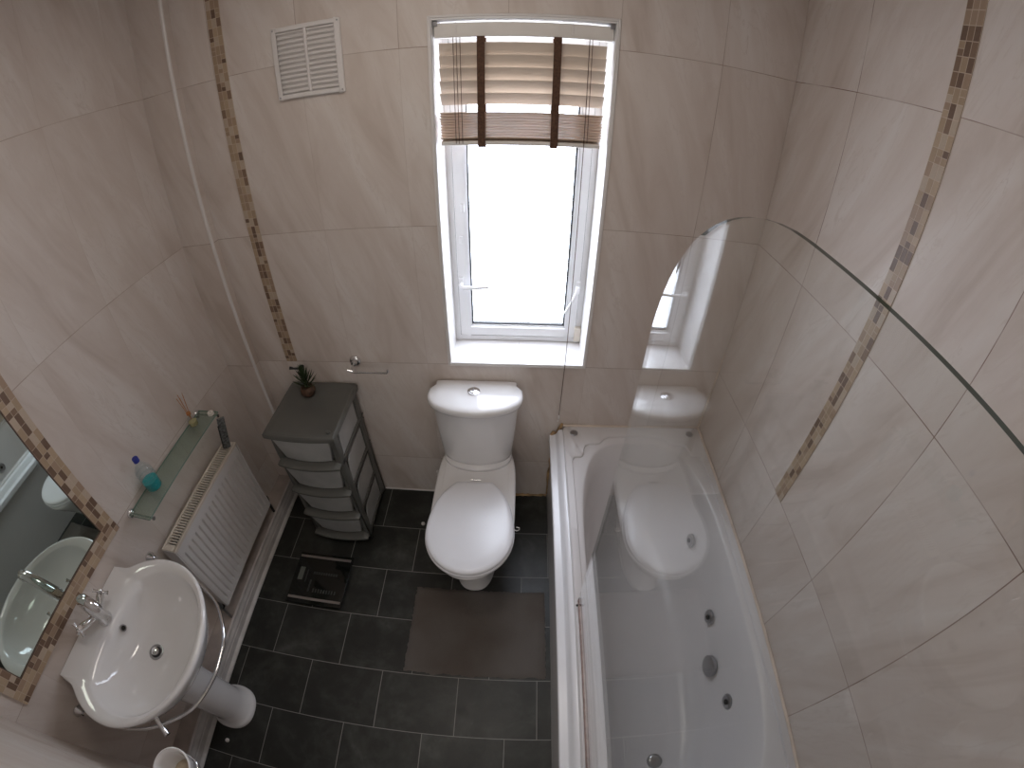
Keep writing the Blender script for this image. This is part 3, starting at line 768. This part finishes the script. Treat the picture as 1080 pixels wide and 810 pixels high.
rs = [bowl(ZB-0.205, 0.08, 0.08, cx=0.19), outline(ZB-0.185, -0.14), outline(ZB-0.14, -0.075), outline(ZB-0.08, -0.030), outline(ZB-0.035, -0.010), outline(ZB-0.020, -0.004), outline(ZB-0.008, 0.0), outline(ZB-0.001, -0.003),
      outline(ZB+0.001, -0.010), lerp(O0, I0, 0.55, ZB-0.004), lerp(O0, I0, 0.80, ZB-0.008), I0 and lerp(O0, I0, 0.95, ZB-0.014), lerp(O0, I0, 1.05, ZB-0.030),
      bowl(ZB-0.060, 0.166, 0.212, cx=0.262, cut=0.128), bowl(ZB-0.090, 0.143, 0.178, cx=0.258, cut=0.135), bowl(ZB-0.115, 0.105, 0.128, cx=0.245), bowl(ZB-0.130, 0.06, 0.07, cx=0.232), bowl(ZB-0.135, 0.022, 0.022, cx=0.226)]
r = MB(); r.rings(rs, caps=(True, True)); r.build('bowl', 'ceramic', wb)
MB().lathe([(0.028, 0), (0.028, 0.003), (0.022, 0.0035), (0.019, 0.0005)], (0.226, BCY, ZB-0.134), n=28, caps=(False, True)).build('drain_ring', 'satin', wb)
MB().lathe([(0.0215, 0.0002), (0.0215, 0.0012)], (0.226, BCY, ZB-0.134), n=24, caps=(False, True)).build('drain_shade_disc', 'gasket', wb)  # dark disc stands in for the shade in the drain gap
MB().lathe([(0.015, 0), (0.0145, 0.009), (0.010, 0.011)], (0.226, BCY, ZB-0.132), n=24, caps=(False, True)).build('plug', 'chrome', wb)
ov = Matrix.Rotation(radians(68), 3, 'Y')
MB().lathe([(0.0125, 0.002), (0.0125, 0.005), (0.0085, 0.006), (0.0082, 0.001)], (0.126, -1.252, 0.748), n=20, caps=(False, False), A=ov).build('overflow_ring', 'satin', wb)
MB().lathe([(0.0084, 0.0), (0.0084, 0.0035)], (0.126, -1.252, 0.748), n=16, caps=(False, True), A=ov).build('overflow_shade_disc', 'black', wb)  # black disc stands in for the dark inside the overflow
def ped(z, a, b, cx=0.185): return sup(cx, -1.300, a, b, z, 2.3, 48)
r = MB(); r.rings([ped(0, .100, .098), ped(.012, .100, .098), ped(.022, .094, .092), ped(.030, .083, .081), ped(.10, .076, .076), ped(.35, .074, .078), ped(.55, .085, .092, .18), ped(.595, .10, .11, .18)])
r.build('pedestal', 'ceramic', wb)
tap = MB()
tap.lathe([(0.027, 0), (0.027, 0.006), (0.023, 0.012), (0.020, 0.03), (0.019, 0.06), (0.017, 0.07)], (0.080, -1.252, ZB-.004), n=28, caps=(False, True))
tap = tap.build('tap_body', 'chrome', wb)
def sub(o): o.location = (0, 0, 0); return o
sub(MB().tube([(0.080, -1.252, 0.83), (0.088, -1.254, 0.875), (0.104, -1.257, 0.92), (0.130, -1.260, 0.958), (0.160, -1.262, 0.978), (0.188, -1.264, 0.978), (0.203, -1.265, 0.964), (0.206, -1.265, 0.950)],
    [0.023, 0.0225, 0.021, 0.0195, 0.018, 0.0165, 0.016, 0.015], 18).build('spout', 'chrome', tap))
for s, (hx, hy, hz) in ((1, (0.078, -1.190, 0.862)), (-1, (0.074, -1.332, 0.866))):
    r = MB(); A_ = Vector((0.080, -1.252, 0.828)); B_ = Vector((hx, hy, hz))
    d = (B_-A_).normalized()
    r.tube([A_, A_*0.5+B_*0.5, A_*0.25+B_*0.75, B_], [0.011, 0.0115, 0.0145, 0.012], 14)
    u = d.cross(Vector((1, 0, 0))).normalized(); w = d.cross(u)
    for k in range(4):
        a = pi/4+k*pi/2; e = B_+(u*cos(a)+w*sin(a))*0.026
        r.tube([B_, B_*0.4+e*0.6, e], [0.0052, 0.0046, 0.0075], 8)
    r.tube([B_, B_+d*0.008], [0.009, 0.005], 12)
    sub(r.build('cross_handle', 'chrome', tap))

# towel rail round the basin
tr = thing('towel_rail', 'curved chrome towel rail wrapped around the front of the washbasin', 'towel rail', (0.0, -1.26, 0.7))
ctrl = [(0.012, -0.945, .662), (0.05, -0.945, .662), (0.12, -0.955, .662), (0.22, -0.975, .662), (0.32, -1.015, .662), (0.396, -1.066, .662), (0.457, -1.156, .662), (0.471, -1.22, .662), (0.473, -1.30, .662), (0.441, -1.402, .662),
        (0.375, -1.468, .662), (0.30, -1.517, .662), (0.212, -1.547, .662), (0.128, -1.557, .662), (0.06, -1.558, .662), (0.012, -1.558, .662)]
def smooth(P, k=5):
    P = [Vector(p) for p in P]; o = []
    for i in range(len(P)-1):
        p0, p1, p2, p3 = P[max(0, i-1)], P[i], P[i+1], P[min(len(P)-1, i+2)]
        for j in range(k):
            t = j/k; o.append(0.5*((2*p1)+(p2-p0)*t+(2*p0-5*p1+4*p2-p3)*t*t+(3*p1-p0-3*p2+p3)*t**3))
    return o+[P[-1]]
MB().tube(smooth(ctrl), 0.0062, 12).build('rail', 'chrome', tr)
for y in (-0.945, -1.558):
    MB().lathe([(0.022, 0), (0.022, 0.006), (0.016, 0.012), (0.010, 0.03)], (0.001, y, 0.662), 'X', 22, caps=(False, True)).build('wall_mount', 'chrome', tr)
r = MB(); r.tube([(0.330, -1.470, 0.685), (0.345, -1.490, 0.668), (0.375, -1.512, 0.655)], [0.010, 0.008, 0.011], 12); r.build('rail_clamp', 'chrome', tr)

# ------------------------------------------------------------------ radiator
ra = thing('radiator', 'white ribbed panel radiator with a slotted top grille on the left-hand wall', 'radiator', (0.07, -0.605, 0.17))
RY0, RY1, RZ0, RZ1 = -0.895, -0.312, 0.175, 0.642
# pressed front panel
r = MB(); N2 = 17; pitch = (RY1-RY0-0.03)/N2; ys = []; 
prof = [(RY0, 0.092), (RY0+0.006, 0.097), (RY0+0.015, 0.098)]
for i in range(N2):
    y = RY0+0.015+i*pitch
    prof += [(y+pitch*.18, 0.098), (y+pitch*.32, 0.0895), (y+pitch*.50, 0.0895), (y+pitch*.64, 0.098), (y+pitch, 0.098)]
prof += [(RY1-0.006, 0.097), (RY1, 0.092)]
def flat(p): return [(y, max(x, 0.098) if RY0+.01 < y < RY1-.01 else x) for y, x in p]
rows = [(RZ0, flat(prof), -.008), (RZ0+.008, flat(prof), 0), (RZ0+.035, flat(prof), 0), (RZ0+.050, prof, 0), (RZ1-.060, prof, 0), (RZ1-.045, flat(prof), 0), (RZ1-.008, flat(prof), 0), (RZ1, flat(prof), -.006)]
rings_ = [[Vector((x+dx, y, z)) for y, x in p] for z, p, dx in rows]
r.rings(rings_, caps=(False, False), closed=False, smooth=False)
r.box(0.078, 0.0885, RY0+.001, RY1-.001, RZ0+.002, RZ1-.002)
r.build('front_panel', 'radiator', ra)
r = MB(); r.box(0.030, 0.042, RY0, RY1, RZ0, RZ1); r.build('back_panel', 'radiator', ra, bevel=0.003)
MB().box(0.040, 0.085, RY0+.01, RY1-.01, RZ0+.02, RZ1-.03).build('dark_slot_backing', 'gasket', ra)  # dark block put in so the grille slots read as shaded
r = MB(); frame_w = 0.008
zt_ = 0.650
r.box(0.028, 0.038, RY0, RY1, zt_-.014, zt_); r.box(0.088, 0.100, RY0, RY1, zt_-.014, zt_)
r.box(0.038, 0.088, RY0, RY0+.022, zt_-.014, zt_); r.box(0.038, 0.088, RY1-.016, RY1, zt_-.014, zt_)
k = 0; y = RY0+.022
while y < RY1-.02:
    r.box(0.038, 0.088, y, y+.0055, zt_-.010, zt_-.001); y += 0.0125
r.build('top_grille', 'cream', ra, bevel=0.0008, seg=1)
for ya, yb in ((RY1-0.001, RY1+.003), (RY0-.003, RY0+.001)):
    MB().box(0.030, 0.098, ya, yb, RZ0+.01, zt_-.004).build('side_cover', 'radiator', ra, bevel=0.001)
r = MB()
y = RY0+.02
while y < RY1-.02:
    r.box(0.0975, 0.1005, y, y+.018, RZ0+.012, RZ0+.018); y += 0.033
r.build('weld_seam', 'trimwhite', ra)
r = MB(); r.tube([(0.072, RY0+.01, 0.192), (0.072, RY0-.022, 0.192)], 0.009, 12); r.tube([(0.072, RY0-.018, 0.205), (0.072, RY0-.020, 0.09)], 0.0075, 12)
r.lathe([(0.013, 0), (0.015, .012), (0.012, .028)], (0.072, RY0-.020, 0.198), n=16, caps=(True, True)); vl = r.build('valve', 'satin', ra)
r = MB(); r.lathe([(0.014, -.01), (0.014, .008)], (0.072, RY0-.012, 0.192), 'Y', 14, caps=(True, True)); r.build('valve_nut', 'black', ra)
r = MB(); r.tube([(0.072, RY1-.01, 0.192), (0.072, RY1+.018, 0.192)], 0.009, 12); r.tube([(0.072, RY1+.018, 0.205), (0.072, RY1+.018, 0.09)], 0.0075, 12)
r.lathe([(0.012, 0), (0.013, .022)], (0.072, RY1+.018, 0.19), n=14, caps=(True, True)); r.build('valve', 'black', ra)

# ------------------------------------------------------------------ mirror
mi = thing('wall_mirror', 'wall mirror framed by a border of brown and tan mosaic tiles', 'mirror', (0.0, -1.27, 0.9))
MY0, MY1, MZ0, MZ1 = -1.548, -1.012, 0.928, 1.86
MB().box(0.0005, 0.006, MY0, MY1, MZ0, MZ1).build('mirror_glass', 'mirror', mi)
MW = 0.060
M['mosV'] = mosaic_mat('mosaic_frame_upright', 'Y', 'Z', MY1, MW, 3, 0.038, MZ0, 4.0, 1.18)
M['mosV2'] = mosaic_mat('mosaic_frame_upright_near', 'Y', 'Z', MY0-MW, MW, 3, 0.038, MZ0, 5.0, 1.18)
M['mosH'] = mosaic_mat('mosaic_frame_level', 'Z', 'Y', MZ0-MW, MW, 3, 0.038, MY1, 6.0, 1.18)
MB().box(0, 0.009, MY1, MY1+MW, MZ0, MZ1).build('mosaic_border', 'mosV', mi)
MB().box(0, 0.009, MY0-MW, MY0, MZ0, MZ1).build('mosaic_border', 'mosV2', mi)
MB().box(0, 0.009, MY0-MW, MY1+MW, MZ0-MW, MZ0).build('mosaic_border', 'mosH', mi)
MB().box(0, 0.009, MY0-MW, MY1+MW, MZ1, MZ1+MW).build('mosaic_border', 'mosH', mi)
r = MB()
for a in ((0, .0095, MY1-.003, MY1, MZ0, MZ1), (0, .0095, MY0, MY0+.003, MZ0, MZ1), (0, .0095, MY0+.003, MY1-.003, MZ0, MZ0+.003)): r.box(*a)
r.build('edge_shadow_strip', 'cord', mi)  # solid dark strips put in for the shade at the mirror edge

# ------------------------------------------------------------------ glass shelf and what stands on it
SH = 0.862
sh = thing('glass_shelf', 'narrow green-tinted glass shelf on chrome brackets above the radiator', 'shelf', (0.0, -0.61, SH))
r = MB(); x0, x1, y0, y1 = 0.012, 0.118, -0.893, -0.338; z0, z1 = SH-.006, SH
vs = [(x, y, z) for x in (x0, x1) for y in (y0, y1) for z in (z0, z1)]
r.add(vs, [(0, 2, 6, 4), (1, 5, 7, 3)], 0); r.add(vs, [(0, 1, 3, 2), (4, 6, 7, 5), (0, 4, 5, 1), (2, 3, 7, 6)], 1)
r.build('glass_plate', ['shelfglass', 'shelfedge'], sh)
for y in (-0.878, -0.352):
    r = MB(); r.lathe([(0.020, 0), (0.020, .005), (0.015, .010), (0.010, .014)], (0.0005, y, SH-.012), 'X', 22, caps=(False, True))
    r.tube([(0.010, y, SH-.013), (0.116, y, SH-.013)], 0.0052, 12); r.tube([(0.114, y, SH-.013), (0.122, y, SH-.012)], 0.0075, 12)
    r.build('bracket', 'chrome', sh)
# bottle
bo = thing('plastic_bottle', 'clear plastic bottle with blue cap and turquoise liquid on the glass shelf', 'bottle', (0.052, -0.752, SH))
bx, by = 0.050, -0.752
MB().lathe([(0.030, 0.0005), (0.034, 0.006), (0.034, 0.085), (0.031, 0.098), (0.018, 0.118), (0.011, 0.126), (0.011, 0.138)], (bx, by, SH), n=28, caps=(True, True)).build('bottle_body', 'bottle', bo)
MB().lathe([(0.029, 0.002), (0.032, 0.006), (0.032, 0.040)], (bx, by, SH), n=28, caps=(True, True)).build('liquid', 'turq', bo)
MB().lathe([(0.0125, 0.134), (0.0125, 0.150), (0.011, 0.152)], (bx, by, SH), n=20, caps=(True, True)).build('cap', 'blue', bo)
r = MB(); 
for i in range(2): r.lathe([(0.0343, 0.052+i*.022), (0.0352, 0.056+i*.022), (0.0343, 0.060+i*.022)], (bx, by, SH), n=28)
r.build('bottle_ridge', 'bottle', bo)
# reed diffuser
rd = thing('reed_diffuser', 'small reed diffuser bottle with orange reeds at the far end of the shelf', 'diffuser', (0.045, -0.42, SH))
dx, dy = 0.045, -0.425
MB().lathe([(0.018, 0.0005), (0.020, 0.004), (0.020, 0.030), (0.016, 0.040), (0.008, 0.048), (0.008, 0.062)], (dx, dy, SH), n=22, caps=(True, True)).build('diffuser_bottle', 'bottle', rd)
MB().lathe([(0.016, 0.002), (0.018, 0.004), (0.018, 0.022)], (dx, dy, SH), n=22, caps=(True, True)).build('oil', 'yellowish', rd)
MB().lathe([(0.010, 0.058), (0.010, 0.068)], (dx, dy, SH), n=16, caps=(True, True)).build('neck_collar', 'reed', rd)
for a in (0.2, 1.6, 2.9, 4.4, 5.4):
    MB().tube([(dx, dy, SH+.03), (dx+.016*cos(a)-.004, dy+.018*sin(a)+.006, SH+.150)], 0.0013, 6).build('reed', 'reed', rd)
tl = thing('tealight', 'tiny white round candle at the far end of the glass shelf', 'candle', (0.088, -0.362, SH))
MB().lathe([(0.014, 0.0005), (0.014, 0.012), (0.012, 0.0125), (0.0115, 0.010)], (0.094, -0.358, SH), n=22, caps=(True, True)).build('wax', 'wax', tl)
MB().tube([(0.094, -0.358, SH+.010), (0.094, -0.358, SH+.017)], 0.0008, 6).build('wick', 'black', tl)
# oblong grey scrubbing pad leaning between radiator top and shelf
gp = thing('scrubbing_pad', 'oblong grey speckled pad leaning against the shelf end above the radiator', 'pad', (0.105, -0.37, 0.65))
A_ = Vector((0.078, -0.352, 0.655)); B_ = Vector((0.137, -0.362, 0.848)); d = (B_-A_); L = d.length; d.normalize()
wv = Vector((0.62, 0.75, 0)); wv = (wv-d*wv.dot(d)).normalized(); nn = d.cross(wv)
def padbox(mb, l0, l1, w0, w1, n0, n1):
    vs = [A_+d*a+wv*b+nn*c for a in (l0, l1) for b in (w0, w1) for c in (n0, n1)]
    mb.add(vs, [(0, 1, 3, 2), (4, 6, 7, 5), (0, 4, 5, 1), (2, 3, 7, 6), (0, 2, 6, 4), (1, 5, 7, 3)])
r = MB(); padbox(r, 0, L, -.017, .017, -.005, .004); r.build('pad_body', 'pad', gp, bevel=0.003)
r = MB(); padbox(r, 0.01, L*.8, -.021, -.0165, -.007, .000); r.build('pad_spine', 'black', gp, bevel=0.001)

# tumbler in a wall holder on the near wall
tm = thing('tumbler', 'white tumbler with beige residue inside, in front of the basin corner', 'tumbler', (0.597, -1.585, 0.82))
cx, cy = 0.597, -1.583
MB().lathe([(0.030, 0.0), (0.034, 0.002), (0.050, 0.078), (0.0535, 0.084), (0.0535, 0.087), (0.0505, 0.089), (0.047, 0.085), (0.043, 0.070), (0.034, 0.022)], (cx, cy, 0.815), n=40, caps=(True, False)).build('cup', 'ceramic', tm)
MB().lathe([(0.0345, 0), (0.033, 0.001)], (cx, cy, 0.838), n=32, caps=(False, True)).build('residue', 'beigein', tm)
hb = thing('tumbler_bracket', 'small chrome wall bracket carrying the white tumbler', 'bracket', (0.60, NY, 0.84))
r = MB(); r.tube([(cx+.0445*cos(2*pi*i/24), cy+.0445*sin(2*pi*i/24), 0.852) for i in range(24)], 0.0025, 8, closed=True); r.build('ring', 'chrome', hb)
r = MB(); r.tube([(cx, cy-.044, 0.852), (cx, NY+.002, 0.852)], 0.004, 10); r.lathe([(0.016, 0), (0.016, .004), (0.010, .007)], (cx, NY+.0005, 0.852), 'Y', 18, caps=(False, True)); r.build('arm', 'chrome', hb)

# ================================================================= LIGHT
w = bpy.data.worlds.new('sky'); sc.world = w; w.use_nodes = True
bg = w.node_tree.nodes['Background']; bg.inputs[0].default_value = (0.75, 0.82, 0.9, 1); bg.inputs[1].default_value = 1.0

ld = bpy.data.lights.new('added_ceiling_light', 'AREA'); ld.shape = 'DISK'; ld.size = 0.45; ld.energy = CEIL; ld.color = (1.0, 0.91, 0.82)  # added, unseen ceiling light that lifts the dim upper walls
lo = bpy.data.objects.new('added_ceiling_light', ld); COL.objects.link(lo); lo.location = (1.10, -0.80, H-0.03)
ld = bpy.data.lights.new('added_landing_fill', 'AREA'); ld.shape = 'RECTANGLE'; ld.size = 0.8; ld.size_y = 1.0; ld.energy = LFILL; ld.color = (1.0, 0.98, 0.96)  # added fill panel on a solid wall, brightens the room through the doorway
lo = bpy.data.objects.new('added_landing_fill', ld); COL.objects.link(lo); lo.location = (1.15, -2.97, 1.6); lo.rotation_euler = (radians(90), 0, 0)

# ================================================================= CAMERA
cd = bpy.data.cameras.new('camera'); cam = bpy.data.objects.new('camera', cd); COL.objects.link(cam)
cd.type = 'PANO'; cd.sensor_width = 36; cd.sensor_height = 27; cd.sensor_fit = 'HORIZONTAL'
cd.panorama_type = 'FISHEYE_LENS_POLYNOMIAL'
cd.fisheye_fov = radians(180)
K1 = 0.002120714036*30; K3 = -0.04781952429*(30/480)**3
cd.fisheye_polynomial_k0 = 0; cd.fisheye_polynomial_k1 = -K1; cd.fisheye_polynomial_k2 = 0; cd.fisheye_polynomial_k3 = -K3; cd.fisheye_polynomial_k4 = 0
rt = Vector((0.999542800276509, 0.028053991522710264, 0.01127670053865644)); up = Vector((-0.026447467958811, 0.6304768818336752, 0.7757573286227167)); fw = Vector((-0.014653390527877822, 0.7757008927627516, -0.6309305850195469))
mm = Matrix((rt, up, -fw)).transposed().to_4x4(); mm.translation = Vector((1.36232778, -1.49237618, 1.98956143))
cam.matrix_world = mm; cd.clip_start = 0.01
sc.camera = cam

sc.cycles.use_denoising = True
sc.cycles.max_bounces = 14; sc.cycles.diffuse_bounces = 8; sc.cycles.glossy_bounces = 6; sc.cycles.transparent_max_bounces = 16
sc.cycles.sample_clamp_indirect = 6.0
vs_ = sc.view_settings
vs_.view_transform = 'Standard'; vs_.look = 'None'; vs_.gamma = 1.0; vs_.use_curve_mapping = False
vs_.exposure = EXPO
